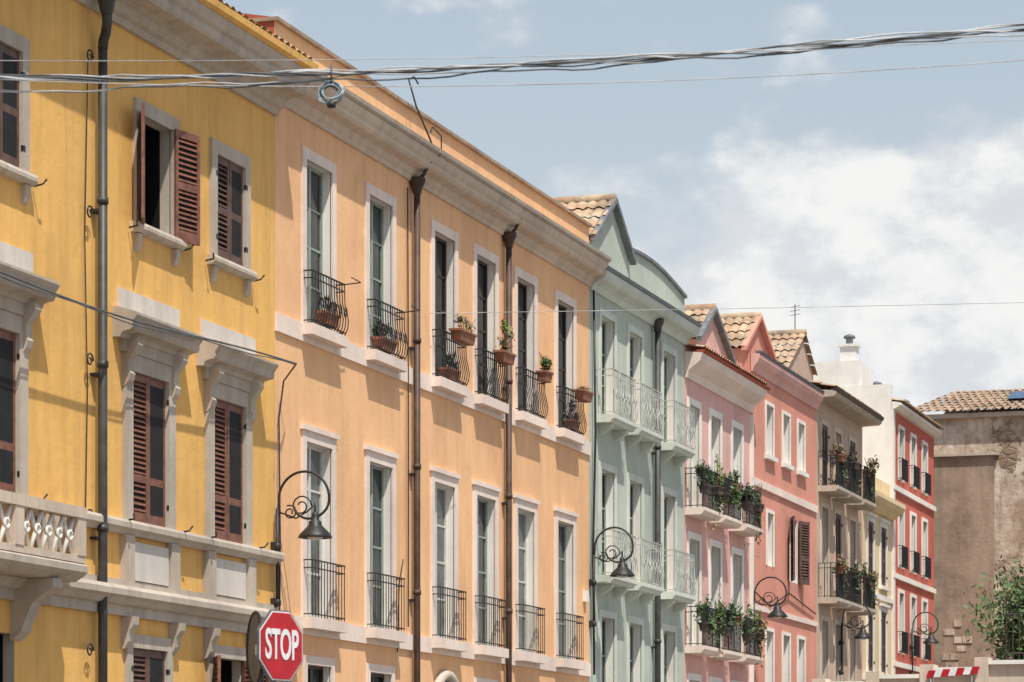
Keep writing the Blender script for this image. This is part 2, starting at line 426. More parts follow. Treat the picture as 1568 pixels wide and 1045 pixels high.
for c in Ym+Ylf:
    surround(b,'trim_grey',c-.52,c+.52,5.0,6.8,w=.2,p=.06)
    pair(b,c-.515,c+.515,5.005,6.795,y=.015,mat='shutter_brown',mid=(.3,))
    b.box('hood_frieze','trim_grey',c-.80,c+.80,-.08,.01,7.003,7.14)
    b.profile('window_hood','trim_grey',[(.01,7.14),(-.10,7.14),(-.12,7.19),(-.17,7.21),(-.24,7.22),(-.26,7.25),(-.26,7.31),(-.30,7.36),(-.32,7.39),(-.32,7.42),(-.06,7.50),(.01,7.5)],c-.98,c+.98)
    b.profile('hood_cap','panel_marble',[(.01,7.5),(-.05,7.497),(-.045,7.74),(.01,7.76)],c-.86,c+.86)
    for s_ in (-1,1):
        u=c+s_*.66
        b.profile('hood_console','trim_grey',[(.01,7.138),(-.20,7.138),(-.22,7.08),(-.17,7.0),(-.10,6.92),(-.09,6.8),(-.12,6.74),(-.10,6.66),(-.05,6.6),(.01,6.58)],u-.07,u+.07)
        b.tube('shutter_dog','iron_black',[(c+s_*.8,-.02,4.98),(c+s_*.8,-.2,5.0),(c+s_*.86,-.22,5.06)],.012,5)
b.profile('sill_course','trim_grey',[(.01,4.995),(-.13,4.995),(-.15,4.96),(-.15,4.90),(-.10,4.87),(-.07,4.83),(.01,4.83)],x0,x1-.003)
for c in Ym[1:]+Ylf:
    for s_ in (-1,1): b.box('pedestal','trim_grey',c+s_*.66-.12,c+s_*.66+.12,-.09,.01,4.203,4.828)
    b.box('panel','panel_marble',c-.5,c+.5,-.06,.01,4.3,4.76)
b.box('plinth_band','trim_grey',x0,x1-.003,-.05,.01,4.2,4.29)
b.profile('string_cornice','trim_grey',[(.01,4.2),(-.19,4.198),(-.23,4.15),(-.23,4.08),(-.18,4.05),(-.13,3.99),(-.07,3.97),(-.07,3.86),(.01,3.86)],x0,x1-.003)
for c in Ym[1:]+Ylf:
    surround(b,'trim_grey',c-.5,c+.5,1.3,3.5,w=.16,p=.05)
    for s_ in (-1,1):
        u=c+s_*.68
        b.profile('console','trim_grey',[(.01,3.855),(-.18,3.855),(-.17,3.76),(-.11,3.68),(-.1,3.56),(-.05,3.48),(.01,3.46)],u-.07,u+.07)
    if abs(c-35.72)<.01:
        shutter(b,(c-.5,-.06),math.pi+.5,.5,1.3,3.5,'shutter_brown',(.3,))
        shutter(b,(c+.5,-.02),math.pi+1.2,.48,1.3,3.5,'shutter_brown',(.3,))
    else: pair(b,c-.495,c+.495,1.305,3.495,y=.015,mat='shutter_dark',mid=(.3,))
# eaves cornice + roof
b.profile('eaves_cornice','trim_grey',[(.01,10.84),(-.06,10.84),(-.08,10.91),(-.14,10.94),(-.18,11.03),(-.26,11.06),(-.44,11.08),(-.47,11.12),(-.47,11.20),(-.52,11.23),(-.56,11.31),(-.56,11.36),(.01,11.36)],x0,x1-.003)
b.profile('gutter','yellow_plaster',[(-.36,11.362),(-.57,11.363),(-.63,11.39),(-.64,11.47),(-.61,11.47),(-.36,11.44)],x0,x1-.003)
tiles(b,(x0,-.60,11.46),(x1,-.60,11.46),(x1,4.5,13.0),(x0,4.5,13.0),'roof_tiles_old')
tiles(b,(x1,9,11.6),(x0,9,11.6),(x0,4.5,13.0),(x1,4.5,13.0),'roof_tiles_old')
downpipe(b,31.79,-.12,0,10.45,'pipe_dark',.055,funnel=False)
b.tube('downpipe','pipe_dark',[(31.79,-.12,10.40),(31.79,-.13,10.5),(31.77,-.17,10.58),(31.72,-.2,10.62),(31.66,-.24,10.66),(31.62,-.25,10.76)],.06,10)
b.lathe('rain_hopper','pipe_dark',(31.62,-.25,10.74),[(.06,0),(.08,.05),(.1,.16),(.17,.28),(.18,.32),(.05,.32)],12)
for z in (10.25,8.45,6.75,4.95,3.4): scroll(b,'iron_black',(31.62,-.08,z),1,0,1,.09,.011)
b.tube('thin_cable','iron_black',[(31.58,-.03,10.2),(31.5,-.03,8.2),(31.57,-.03,6.4),(31.5,-.03,4.4)],.008,4)
# stone balcony at the left
bx0,bx1,bp_=27.2,30.4,.55
b.profile('balcony_slab','trim_grey',[(-.241,4.10),(-bp_+.1,4.10),(-bp_,4.16),(-bp_-.05,4.2),(-bp_-.05,4.27),(-bp_,4.3),(-.02,4.3),(-.02,4.22),(-.242,4.22)],bx0,bx1)
b.box('balcony_rail','trim_stone',bx0,bx1,-bp_-.04,-bp_+.12,4.80,4.92)
b.box('balcony_base','trim_stone',bx0,bx1,-bp_-.02,-bp_+.1,4.302,4.38)
for u in (bx0+.1,(bx0+bx1)/2,bx1-.1): b.box('balcony_post','trim_stone',u-.1,u+.1,-bp_-.03,-bp_+.11,4.382,4.798)
for (xa,xb) in ((bx0+.2,(bx0+bx1)/2-.1),((bx0+bx1)/2+.1,bx1-.2)):
    n=5; w=(xb-xa)/n
    for i in range(n):
        for k in (0,1):
            za,zb=(4.38,4.80) if k==0 else (4.80,4.38)
            b.tube('balcony_lattice','trim_white',[(xa+i*w,-bp_+.03+.01*k,za),(xa+(i+1)*w,-bp_+.03+.01*k,zb)],.026,6)
        b.tube('balcony_lattice','trim_white',[(xa+(i+.5)*w+.05*math.cos(t*math.pi/5),-bp_+.01,4.59+.05*math.sin(t*math.pi/5)) for t in range(11)],.018,5)
b.box('balcony_side','trim_stone',bx1-.1,bx1+.0,-bp_+.12,-.02,4.302,4.9)
for u in (28.1,29.8):
    b.profile('balcony_bracket','trim_grey',[(-.001,4.095),(-.52,4.095),(-.53,4.0),(-.42,3.93),(-.28,3.84),(-.2,3.68),(-.14,3.52),(-.05,3.44),(-.001,3.42)],u-.11,u+.11)
pts=[]
for i in range(25):
    t=i/24; x=25+t*12.2; pts.append((x,-.36,7.30+.18*t-.10*math.sin(math.pi*t)+.03*math.sin(9*t)))
b.tube('facade_cable','wire_dark',pts,.013,5)
b.tube('facade_cable','wire_dark',[(p[0],p[1]-.01,p[2]-.035-.02*math.sin(p[0]*2)) for p in pts],.008,5)
b.finish()

# ============================================================ orange building
x0,x1=37.345,52.42
b=B('orange_building',(x0,0,0))
W=[38.94,41.42,44.30,46.37,48.53,50.88]; hw=.49
ops=[]
for c in W:
    ops.append((c-hw,c+hw,8.22,10.5)); ops.append((c-hw,c+hw,4.2,6.62))
for i,c in enumerate(W):
    if i!=2: ops.append((c-.46,c+.46,1.2,3.56))
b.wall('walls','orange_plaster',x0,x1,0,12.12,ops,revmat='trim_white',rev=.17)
shell(b,x0,x1,12.12,'orange_plaster',side='firewall_red')
b.box('parapet_coping','roof_tiles_old',x0-.03,x1+.02,-.06,.35,12.12,12.17)
b.quad('roof_deck','roof_tiles_old',(x0,.3,11.9),(x1,.3,11.9),(x1,9,11.7),(x0,9,11.7))
b.mesh('firewall','firewall_red',[(x0,.002,12.17),(x0,1.2,12.4),(x0,9,11.9),(x0+.25,.002,12.17),(x0+.25,1.2,12.4),(x0+.25,9,11.9)],[(0,1,2),(3,5,4),(0,3,4,1),(1,4,5,2)])
b.profile('eaves_cornice','trim_stone',[(.01,11.04),(-.04,11.04),(-.055,11.1),(-.09,11.13),(-.12,11.2),(-.26,11.23),(-.30,11.27),(-.30,11.32),(-.34,11.36),(-.37,11.42),(-.37,11.46),(.01,11.5)],x0,x1)
b.profile('gutter','trim_grey',[(-.24,11.475),(-.38,11.465),(-.42,11.49),(-.43,11.54),(-.405,11.54),(-.24,11.51)],x0,x1)
b.box('upper_string','trim_pale_pink',x0+.002,x1-.002,-.04,.01,7.97,8.215)
b.box('lower_string','trim_pale_pink',x0+.002,x1-.002,-.04,.01,3.96,4.195)
for i,c in enumerate(W):
    for z0_,z1_,k in ((8.222,10.5,1),(4.202,6.62,0)):
        surround(b,'trim_pale_pink',c-hw,c+hw,z0_,z1_,w=.15,p=.03,head=.03 if not k else 0)
        if k and i>=2: casement(b,c-hw,c+hw,z0_,z1_,'frame_brown','glass_dark',y=.12,rows=4)
        else: casement(b,c-hw,c+hw,z0_,z1_,'frame_sage' if k or i%2 else 'frame_white','glass_mid' if (k or i%2) else 'glass_curtain',y=.12,rows=4)
        b.box('balcony_floor','trim_pale_pink',c-.68,c+.68,-.19,-.041,z0_-.16,z0_-.01)
        if k==0: railing(b,c,1.22,.16,z0_,.78,'iron_rust',belly=0,gap=.105,r=.007)
        else: railing(b,c,1.22,.16,z0_,.72,'iron_black',belly=.06,gap=.1,r=.008,scroll=(i in(0,1)))
        if k and i<2:
            b.tube('line_holder','iron_black',[(c+.6,-.17,z0_+.72),(c+.62,-.4,z0_+.74),(c+.2,-.42,z0_+.74)],.009,4)
for i,c in enumerate(W):
    if i==2:
        pts=[(c-.6,-.04,0)]+[(c-.6*math.cos(t*math.pi/14),-.04,3.05+.6*math.sin(t*math.pi/14)) for t in range(15)]+[(c+.6,-.04,0)]
        b.tube('door_arch','trim_grey',pts,.09,8)
        f=[(c-.58*math.cos(t*math.pi/14),-.012,3.05+.58*math.sin(t*math.pi/14)) for t in range(15)]
        b.mesh('door','frame_brown',[(c-.58,-.012,0)]+f+[(c+.58,-.012,0)],[tuple(range(17))])
    else:
        surround(b,'trim_pale_pink',c-.46,c+.46,1.2,3.56,w=.12,p=.03)
        casement(b,c-.46,c+.46,1.2,3.56,'frame_brown','glass_dark',y=.1,rows=3)
for x in (42.78,47.33):
    downpipe(b,x,-.10,0,10.86,'pipe_brown',.052)
    b.tube('downpipe','pipe_brown',[(x,-.11,11.05),(x+.03,-.2,11.15),(x+.06,-.34,11.45)],.03,6)
b.tube('roof_wire','iron_black',[(42.6,-.40,11.55),(42.45,-.2,12.1),(42.40,-.1,12.5),(42.5,-.15,12.55),(42.55,-.2,12.45)],.014,5)
b.tube('roof_wire','iron_black',[(42.9,-.11,11.1),(43.0,-.41,11.5),(43.0,-.41,11.75),(42.6,-.41,11.8),(42.5,-.41,11.7)],.011,5)
b.tube('corner_cable','iron_rust',[(37.42,-.04,4.0),(37.42,-.05,5.2),(37.40,-.04,6.8),(37.42,-.1,7.3),(37.38,-.3,7.52),(37.2,-.36,7.48)],.012,5)
b.tube('wall_cable','iron_rust',[(42.55,-.04,4.3),(42.5,-.06,6.5),(42.55,-.04,8.5),(42.52,-.04,10.9)],.012,4)
b.tube('wall_cable','iron_rust',[(42.1,-.03,3.9),(42.12,-.05,4.9),(42.3,-.05,5.3)],.010,4)
b.box('junction_box','trim_white',52.0,52.15,-.07,-.001,5.3,5.5)
b.finish()
pot_plant('potted_plant',W[0]+.1,-.1,8.45,w=.5,rad=(.3,.06,.12),n=60,mat='leaf_dry')
pot_plant('potted_plant',W[1]-.1,-.1,8.42,w=.6,rad=(.4,.07,.16),n=320,mat='leaf_dark',size=.035)
pot_plant('potted_plant',W[2]+.15,-.27,9.0,w=.75,rad=(.4,.12,.16),n=110,mat='leaf_dry',size=.04)
pot_plant('potted_plant',W[2],-.1,8.4,w=.5,rad=(.35,.07,.14),n=240,mat='leaf_dark')
pot_plant('potted_plant',W[3]+.2,-.27,8.98,w=.6,rad=(.35,.12,.16),n=160,mat='leaf_dry',flower=True)
pot_plant('potted_plant',W[3]+.25,-.27,9.2,w=.2,rad=(.12,.1,.25),n=90,mat='leaf_yellowgreen',pot=None)
pot_plant('potted_plant',W[4]+.3,-.26,8.98,w=.35,rad=(.18,.12,.22),n=180,mat='leaf_green')
pot_plant('potted_plant',W[5]+.3,-.26,8.96,w=.6,rad=(.3,.1,.07),n=60,mat='leaf_dry',up=.03)
pot_plant('potted_plant',W[5]+.1,-.1,8.42,w=.4,rad=(.3,.07,.2),n=160,mat='leaf_dark')

# ============================================================ green building
x0,x1=52.43,59.38
b=B('green_building',(x0,0,0))
G=[53.62,55.56,58.1]; ops=[]
rows=[(8.8,10.65),(5.86,7.82),(3.05,5.1)]
for c in G:
    for z0_,z1_ in rows: ops.append((c-.45,c+.45,z0_,z1_))
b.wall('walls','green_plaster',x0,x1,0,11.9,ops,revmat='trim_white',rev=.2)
shell(b,x0,x1,11.9,'green_plaster')
b.profile('eaves_cornice','trim_green',[(.01,11.0),(-.05,11.0),(-.09,11.1),(-.16,11.14),(-.26,11.17),(-.3,11.22),(-.33,11.3),(-.33,11.34),(.01,11.38)],x0,x1)
b.profile('gutter','lead_flashing',[(-.22,11.345),(-.35,11.345),(-.37,11.41),(-.22,11.4)],x0,x1)
arc=[(x0+2.4+(x1-x0-2.4)*t/10, 11.95+.28*math.sin(math.pi*(.25+.75*t/10))) for t in range(11)]
for (xa,za),(xb,zb) in zip(arc[:-1],arc[1:]):
    b.mesh('parapet','green_plaster',[(xa,-.002,11.6),(xb,-.002,11.6),(xb,-.002,zb),(xa,-.002,za),(xa,.25,11.6),(xb,.25,11.6),(xb,.25,zb),(xa,.25,za)],[(0,1,2,3),(5,4,7,6)])
    b.mesh('parapet_coping','lead_flashing',[(xa,-.06,za),(xb,-.06,zb),(xb,.3,zb),(xa,.3,za),(xa,-.06,za+.06),(xb,-.06,zb+.06),(xb,.3,zb+.06),(xa,.3,za+.06)],[(3,2,1,0),(4,5,6,7),(0,1,5,4),(2,3,7,6),(1,2,6,5),(3,0,4,7)])
b.quad('roof_deck','roof_tiles_old',(x0,.3,11.85),(x1,.3,11.85),(x1,9,11.7),(x0,9,11.7))
gable(b,52.5,53.75,55.0,11.95,12.82,11.95,'green_plaster',11.4,5,y0=-.03,verge='lead_flashing')
for c in G:
    for j,(z0_,z1_) in enumerate(rows):
        surround(b,'trim_green',c-.45,c+.45,z0_,z1_,w=.13,p=.03)
        casement(b,c-.45,c+.45,z0_,z1_,'frame_sage','glass_dark',y=.15,rows=3)
        b.profile('balcony_slab','trim_green',[(.005,z0_-.02),(-.36,z0_-.02),(-.36,z0_-.09),(-.31,z0_-.13),(-.29,z0_-.17),(.005,z0_-.17)],c-.8,c+.8)
        for s_ in (-.5,.5): b.profile('balcony_bracket','trim_green',[(.005,z0_-.172),(-.26,z0_-.172),(-.24,z0_-.24),(-.11,z0_-.33),(.005,z0_-.38)],c+s_-.07,c+s_+.07)
        railing(b,c,1.52,.33,z0_-.02,.82,'iron_white',belly=.05,gap=.12,r=.009,scroll=True)
downpipe(b,56.85,-.11,0,10.9,'pipe_dark',.06)
b.tube('cable','iron_black',[(52.55,-.05,11.0),(52.6,-.07,8.4),(52.5,-.05,6.2),(52.55,-.06,4)],.022,5)
b.finish()

# ============================================================ pink building
x0,x1=59.39,65.3
b=B('pink_building',(x0,0,0))
P=[60.15,61.97,63.95]; ops=[]
rows=[(7.72,9.85),(4.9,7.1),(1.8,4.2)]
for c in P:
    for z0_,z1_ in rows: ops.append((c-.42,c+.42,z0_,z1_))
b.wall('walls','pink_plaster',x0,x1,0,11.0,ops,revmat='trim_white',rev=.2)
shell(b,x0,x1,11.0,'pink_plaster')
b.profile('eaves_cornice','trim_pale_pink',[(.01,10.35),(-.05,10.35),(-.09,10.5),(-.22,10.6),(-.32,10.68),(-.36,10.78),(-.38,10.84),(.01,10.88)],x0,x1)
b.profile('gutter','firewall_red',[(-.25,10.86),(-.40,10.845),(-.43,10.90),(-.25,10.90)],x0,x1+.1)
gable(b,60.5,61.7,63.4,11.3,12.05,11.2,'pink_plaster',10.9,5,verge='lead_flashing')
tiles(b,(x0,-.4,10.92),(x1,-.4,10.92),(x1,4,12.0),(x0,4,12.0))
for c in P:
    for j,(z0_,z1_) in enumerate(rows):
        surround(b,'trim_white',c-.42,c+.42,z0_,z1_,w=.14,p=.03)
        casement(b,c-.42,c+.42,z0_,z1_,'frame_white','glass_dark',y=.15,rows=3)
        b.profile('balcony_slab','trim_pale_pink',[(.005,z0_-.02),(-.42,z0_-.02),(-.42,z0_-.09),(-.34,z0_-.17),(.005,z0_-.17)],c-.76,c+.76)
        railing(b,c,1.44,.38,z0_-.02,.8,'iron_black',gap=.1,r=.01)
b.box('corner_pipe','trim_white',x1-.12,x1-.02,-.08,-.001,0,10.3)
b.finish()
for i,c in enumerate(P):
    for z in (7.72,4.9):
        pot_plant('balcony_plant',c-.35,-.33,z+.45,w=.4,rad=(.34,.2,.34),n=520,mat='leaf_dark' if (i+int(z))%2 else 'leaf_green',size=.05,pot='pot_dark')
        if i!=1: pot_plant('balcony_plant',c+.42,-.38,z+.5,w=.4,rad=(.2,.13,.36),n=360,mat='leaf_yellowgreen' if i==0 and z>6 else 'leaf_green',droop=.45,size=.045,pot='pot_dark',flower=(i==2))
        else: pot_plant('balcony_plant',c+.3,-.38,z+.72,w=.3,rad=(.2,.14,.3),n=160,mat='leaf_green',droop=.3,size=.05)

# ============================================================ salmon building
x0,x1=65.31,72.3
b=B('salmon_building',(x0,0,0))
R=[67.15,68.9,70.55]; ops=[]
for c in R: ops+=[(c-.36,c+.36,9.6,10.75),(c-.36,c+.36,3.6,5.6)]
ops+=[(66.9,67.5,7.1,8.3),(69.3,70.2,6.9,8.4)]
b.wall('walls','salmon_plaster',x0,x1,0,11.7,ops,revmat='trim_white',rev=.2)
shell(b,x0,x1,11.7,'salmon_plaster')
b.profile('eaves_cornice','pink_plaster',[(.01,11.3),(-.04,11.3),(-.08,11.42),(-.16,11.5),(-.2,11.6),(-.2,11.68),(.01,11.7)],x0,x1)
b.profile('gutter','lead_flashing',[(-.1,11.7),(-.22,11.69),(-.24,11.74),(-.1,11.75)],x0,x1)
b.box('string','trim_pale_pink',x0+.002,x1-.002,-.05,.01,8.78,8.95)
b.box('string','trim_pale_pink',x0+.002,x1-.002,-.05,.01,6.0,6.12)
gable(b,64.9,66.3,67.9,11.75,12.6,11.8,'salmon_plaster',11.2,5,y0=.1,verge='salmon_plaster')
gable(b,69.7,72.1,73.4,11.8,13.1,12.3,'beige_plaster',11.2,6,y0=.3)
for c in R:
    surround(b,'trim_white',c-.36,c+.36,9.6,10.75,w=.08,p=.03,sill=True); casement(b,c-.36,c+.36,9.6,10.75,'frame_white','glass_mid',y=.15,rows=2)
    surround(b,'trim_white',c-.36,c+.36,3.6,5.6,w=.08,p=.03); casement(b,c-.36,c+.36,3.6,5.6,'frame_white','glass_dark',y=.15,rows=2)
casement(b,66.9,67.5,7.1,8.3,'frame_white','glass_mid',y=.15,rows=2); surround(b,'trim_white',66.9,67.5,7.1,8.3,w=.08,p=.03)
shutter(b,(69.3,-.05),math.pi+.35,.45,6.9,8.4,'shutter_dark',(.4,)); shutter(b,(70.2,-.05),-.3,.45,6.9,8.4,'shutter_dark',(.4,))
b.tube('cable','iron_black',[(65.5,-.05,6.4),(67,-.06,6.15),(69,-.06,6.6),(72,-.05,6.3)],.02,4)
b.finish()

# ============================================================ beige building
x0,x1=72.31,78.2
b=B('beige_building',(x0,0,0))
Q=[73.3,74.95,76.8]; rows=[(9.5,11.05),(6.75,9.0),(4.4,6.2)]; ops=[]
for c in Q:
    for z0_,z1_ in rows: ops.append((c-.38,c+.38,z0_,z1_))
b.wall('walls','beige_plaster',x0,x1,0,11.75,ops,revmat='trim_stone')
shell(b,x0,x1,11.75,'beige_plaster')
b.profile('eaves_board','trim_grey',[(.01,11.6),(-.45,11.62),(-.52,11.68),(-.52,11.76),(.01,11.8)],x0-.1,x1)
b.profile('gutter','frame_brown',[(-.4,11.77),(-.55,11.73),(-.59,11.82),(-.4,11.82)],x0-.1,x1)
tiles(b,(x0-.1,-.5,11.83),(x1,-.5,11.83),(x1,4,12.9),(x0-.1,4,12.9),'roof_tiles_old')
for c in Q:
    for j,(z0_,z1_) in enumerate(rows):
        surround(b,'trim_stone',c-.38,c+.38,z0_,z1_,w=.12,p=.03)
        if (int(c*7)+j)%3: casement(b,c-.38,c+.38,z0_,z1_,'frame_white','glass_dark',y=.1,rows=3)
        else: pair(b,c-.375,c+.375,z0_+.005,z1_-.005,y=.02,mat='shutter_dark')
        if j<2:
            b.profile('balcony_slab','trim_grey',[(.005,z0_-.02),(-.5,z0_-.02),(-.5,z0_-.1),(-.44,z0_-.16),(.005,z0_-.16)],c-.75,c+.75)
            railing(b,c,1.44,.46,z0_-.02,.85,'iron_black',gap=.12,r=.012)
b.finish()
for i,c in enumerate(Q):
    for z in (9.5,6.75):
        pot_plant('balcony_plant',c-.3,-.48,z+.75,w=.5,rad=(.38,.18,.2),n=170,mat='leaf_dark' if i%2 else 'leaf_dry',size=.06,droop=.2,flower=(i==0),pot='pot_dark' if i else 'terracotta_pot')
        pot_plant('balcony_plant',c+.3,-.4,z+.2,w=.5,rad=(.3,.18,.25),n=130,mat='leaf_dry' if i==1 else 'leaf_dark',size=.06,pot='pot_dark')

# ============================================================ cream building
x0,x1=78.21,82.38
b=B('cream_building',(x0,0,0)); Q=[79.25,81.1]; rows=[(7.6,9.2),(5.2,6.9),(3.0,4.6)]; ops=[]
for c in Q:
    for z0_,z1_ in rows: ops.append((c-.4,c+.4,z0_,z1_))
b.wall('walls','cream_plaster',x0,x1,0,9.9,ops,revmat='trim_white'); shell(b,x0,x1,9.9,'cream_plaster')
b.profile('eaves_cornice','cream_plaster',[(.01,9.5),(-.06,9.5),(-.2,9.62),(-.32,9.7),(-.4,9.8),(-.4,9.92),(.01,9.95)],x0,x1)
b.box('attic','cream_plaster',x0,x1,.05,6,9.95,10.5)
for z in (7.2,4.95): b.box('string','trim_white',x0+.002,x1-.002,-.06,.01,z,z+.14)
for c in Q:
    for z0_,z1_ in rows:
        surround(b,'trim_white',c-.4,c+.4,z0_,z1_,w=.14,p=.04,sill=True,head=.06)
        pair(b,c-.395,c+.395,z0_+.005,z1_-.005,y=.02,mat='shutter_dark')
b.finish()

# ============================================================ red and white building
x0,x1=82.39,89.3
b=B('red_white_building',(x0,0,0)); Q=[83.8,85.7,87.6]; rows=[(10.75,12.2),(8.3,9.95),(5.9,7.6),(3.2,5.0)]; ops=[]
for c in Q:
    for z0_,z1_ in rows: ops.append((c-.36,c+.36,z0_,z1_))
b.wall('walls','red_plaster',x0+.02,x1,0,12.75,ops,revmat='trim_white'); shell(b,x0,x1,13.1,'red_plaster',side='white_plaster',depth=8)
b.box('side_parapet','white_plaster',x0,x0+.35,.02,8,13.1,13.3)
b.box('attic_block','white_plaster',x0+.02,x0+2,.9,7,13.1,14.0)
b.profile('eaves_cornice','trim_white',[(.01,12.6),(-.1,12.62),(-.25,12.72),(-.25,12.78),(.01,12.82)],x0,x1)
tiles(b,(x0+.3,-.3,12.82),(x1,-.3,12.82),(x1,4,13.9),(x0+.3,4,13.9))
for z in (10.4,7.95,5.5): b.box('string','trim_white',x0+.002,x1-.002,-.07,.01,z,z+.14)
b.box('corner_quoin','trim_white',x0-.002,x0+.3,-.05,.01,0,12.6)
for c in Q:
    for z0_,z1_ in rows:
        surround(b,'trim_white',c-.36,c+.36,z0_,z1_,w=.1,p=.04)
        casement(b,c-.36,c+.36,z0_,z1_,'frame_brown','glass_dark',y=.08,rows=3)
        railing(b,c,.9,.12,z0_,.6,'iron_black',gap=.12,r=.012)
b.finish()
def chimney(x,y,z0,z1,w=.45,mat='white_plaster'):
    b=B('chimney',(x,y,z0))
    b.box('stack',mat,x-w/2,x+w/2,y-w/2,y+w/2,z0,z1)
    b.box('cap',mat,x-w/2-.06,x+w/2+.06,y-w/2-.06,y+w/2+.06,z1,z1+.07)
    b.lathe('pot','lead_flashing',(x,y,z1+.07),[(.1,0),(.1,.18),(.17,.19),(.15,.26),(0,.32)],10)
    b.finish()
chimney(83.0,1.3,14.0,14.45); chimney(75.5,2.2,12.2,13.6,.55); chimney(86.5,1.2,13.0,13.6,.4); chimney(88.8,.8,12.9,13.35,.4,'cream_plaster')
b=B('tv_aerial',(72.2,.5,13)); b.tube('mast','iron_black',[(72.2,.5,13),(72.2,.5,13.9)],.012,4)
for k in range(3): b.tube('element','iron_black',[(72.2-.12+.03*k,.5-.15,13.85-.1*k),(72.2+.12,.5+.15,13.85-.1*k)],.006,4)
b.finish()

# ============================================================ old masonry building closing the street
X=90.0
b=B('old_stone_building',(X,0,0))
b.box('walls','old_masonry',X,X+8,-11,.9,0,13.35)
b.box('render_panel','old_plaster_dark',X-.12,X+.01,-1.7,.3,0,12.1)
b.box('panel_coping','trim_grey',X-.24,X+.01,-1.85,.35,12.1,12.18)
zc=2.0
while zc<7.2:
    yc=-1.68
    while yc<.2:
        wd_=random.uniform(.22,.5)
        if random.random()<.35: b.box('exposed_stone','old_masonry',X-.135-.02*random.random(),X-.121,yc,min(.28,yc+wd_-.03),zc,zc+random.uniform(.16,.22))
        yc+=wd_
    zc+=.25
b.box('dark_niche','dark_interior',X-.012,X+.01,-3.9,-3.45,4.5,6.2)
b.box('eaves','trim_grey',X-.2,X,-11.1,.95,13.25,13.38)
tiles(b,(X-.35,1.0,13.4),(X-.35,-11,13.4),(X+2.4,-11,14.35),(X+2.4,-.1,14.35),'roof_tiles_old',pitch=.24,amp=.07)
tiles(b,(X+5,-11,13.4),(X+5,1,13.4),(X+2.4,-.1,14.35),(X+2.4,-11,14.35),'roof_tiles_old')
b.mesh('skylight','solar_glass',[(X+.5,-2.0,13.86),(X+.5,-3.4,13.86),(X+1.5,-3.4,14.2),(X+1.5,-2.0,14.2)],[(0,1,2,3)])
b.finish()

# ============================================================ terrace wall, fence, tree, barrier
b=B('terrace_wall',(66,-5,0))
ys=[-1.5,-2.7,-3.9,-5.1,-6.3,-7.5,-8.7,-9.9]
for i in range(len(ys)-1):
    z=4.28+.14*i
    b.box('masonry','trim_stone',65.6,66.0,ys[i+1],ys[i]-.001,0,z)
    b.box('coping','trim_white',65.5,66.1,ys[i+1],ys[i]-.002,z,z+.09)
    b.box('pier','trim_stone',65.48,66.12,ys[i]-.15,ys[i]+.15,0,z+.16)
b.finish()
b=B('striped_barrier',(65.3,-4,4.4))
for i in range(7):
    y=-3.9-i*.16
    m_='sign_red' if i%2==0 else 'sign_white'
    z=4.42+.012*i
    b.mesh('board',m_,[(65.4,y,z),(65.4,y-.16,z),(65.4,y-.22,z+.16),(65.4,y-.06,z+.16),(65.43,y,z),(65.43,y-.16,z),(65.43,y-.22,z+.16),(65.43,y-.06,z+.16)],[(0,1,2,3),(4,7,6,5),(0,4,5,1),(3,2,6,7),(0,3,7,4),(1,5,6,2)])
for y in (-4.0,-4.9): b.tube('leg','sign_grey',[(65.43,y,0),(65.43,y,4.45)],.03,6)
b.finish()
b=B('iron_fence',(66,-7,4.9))
for i in range(18):
    y=-5.6-i*.14; b.tube('bar','iron_rust',[(65.8,y,4.7),(65.8,y,5.9 if i%6 else 6.2)],.014,4)
for z in (4.95,5.8): b.tube('rail','iron_rust',[(65.8,-5.6,z),(65.8,-8,z)],.016,4)
b.finish()
tx,ty=80.4,-4.75
b=B('tree',(tx,ty,0))
b.tube('trunk','bark',[(tx,ty,0),(tx+.1,ty+.1,2.5),(tx-.1,ty,4.6),(tx,ty-.1,6.4)],[.2,.16,.12,.05],8)
for k in range(12):
    a=k*.63; z=3.7+k*.24
    b.tube('limb','bark',[(tx,ty,z),(tx+.6*math.cos(a),ty+.6*math.sin(a),z+.5),(tx+1.1*math.cos(a),ty+1.1*math.sin(a),z+1.1)],[.07,.045,.015],5)
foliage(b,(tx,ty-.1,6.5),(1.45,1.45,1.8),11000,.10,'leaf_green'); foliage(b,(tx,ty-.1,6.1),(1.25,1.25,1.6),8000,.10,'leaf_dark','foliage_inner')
b.finish()

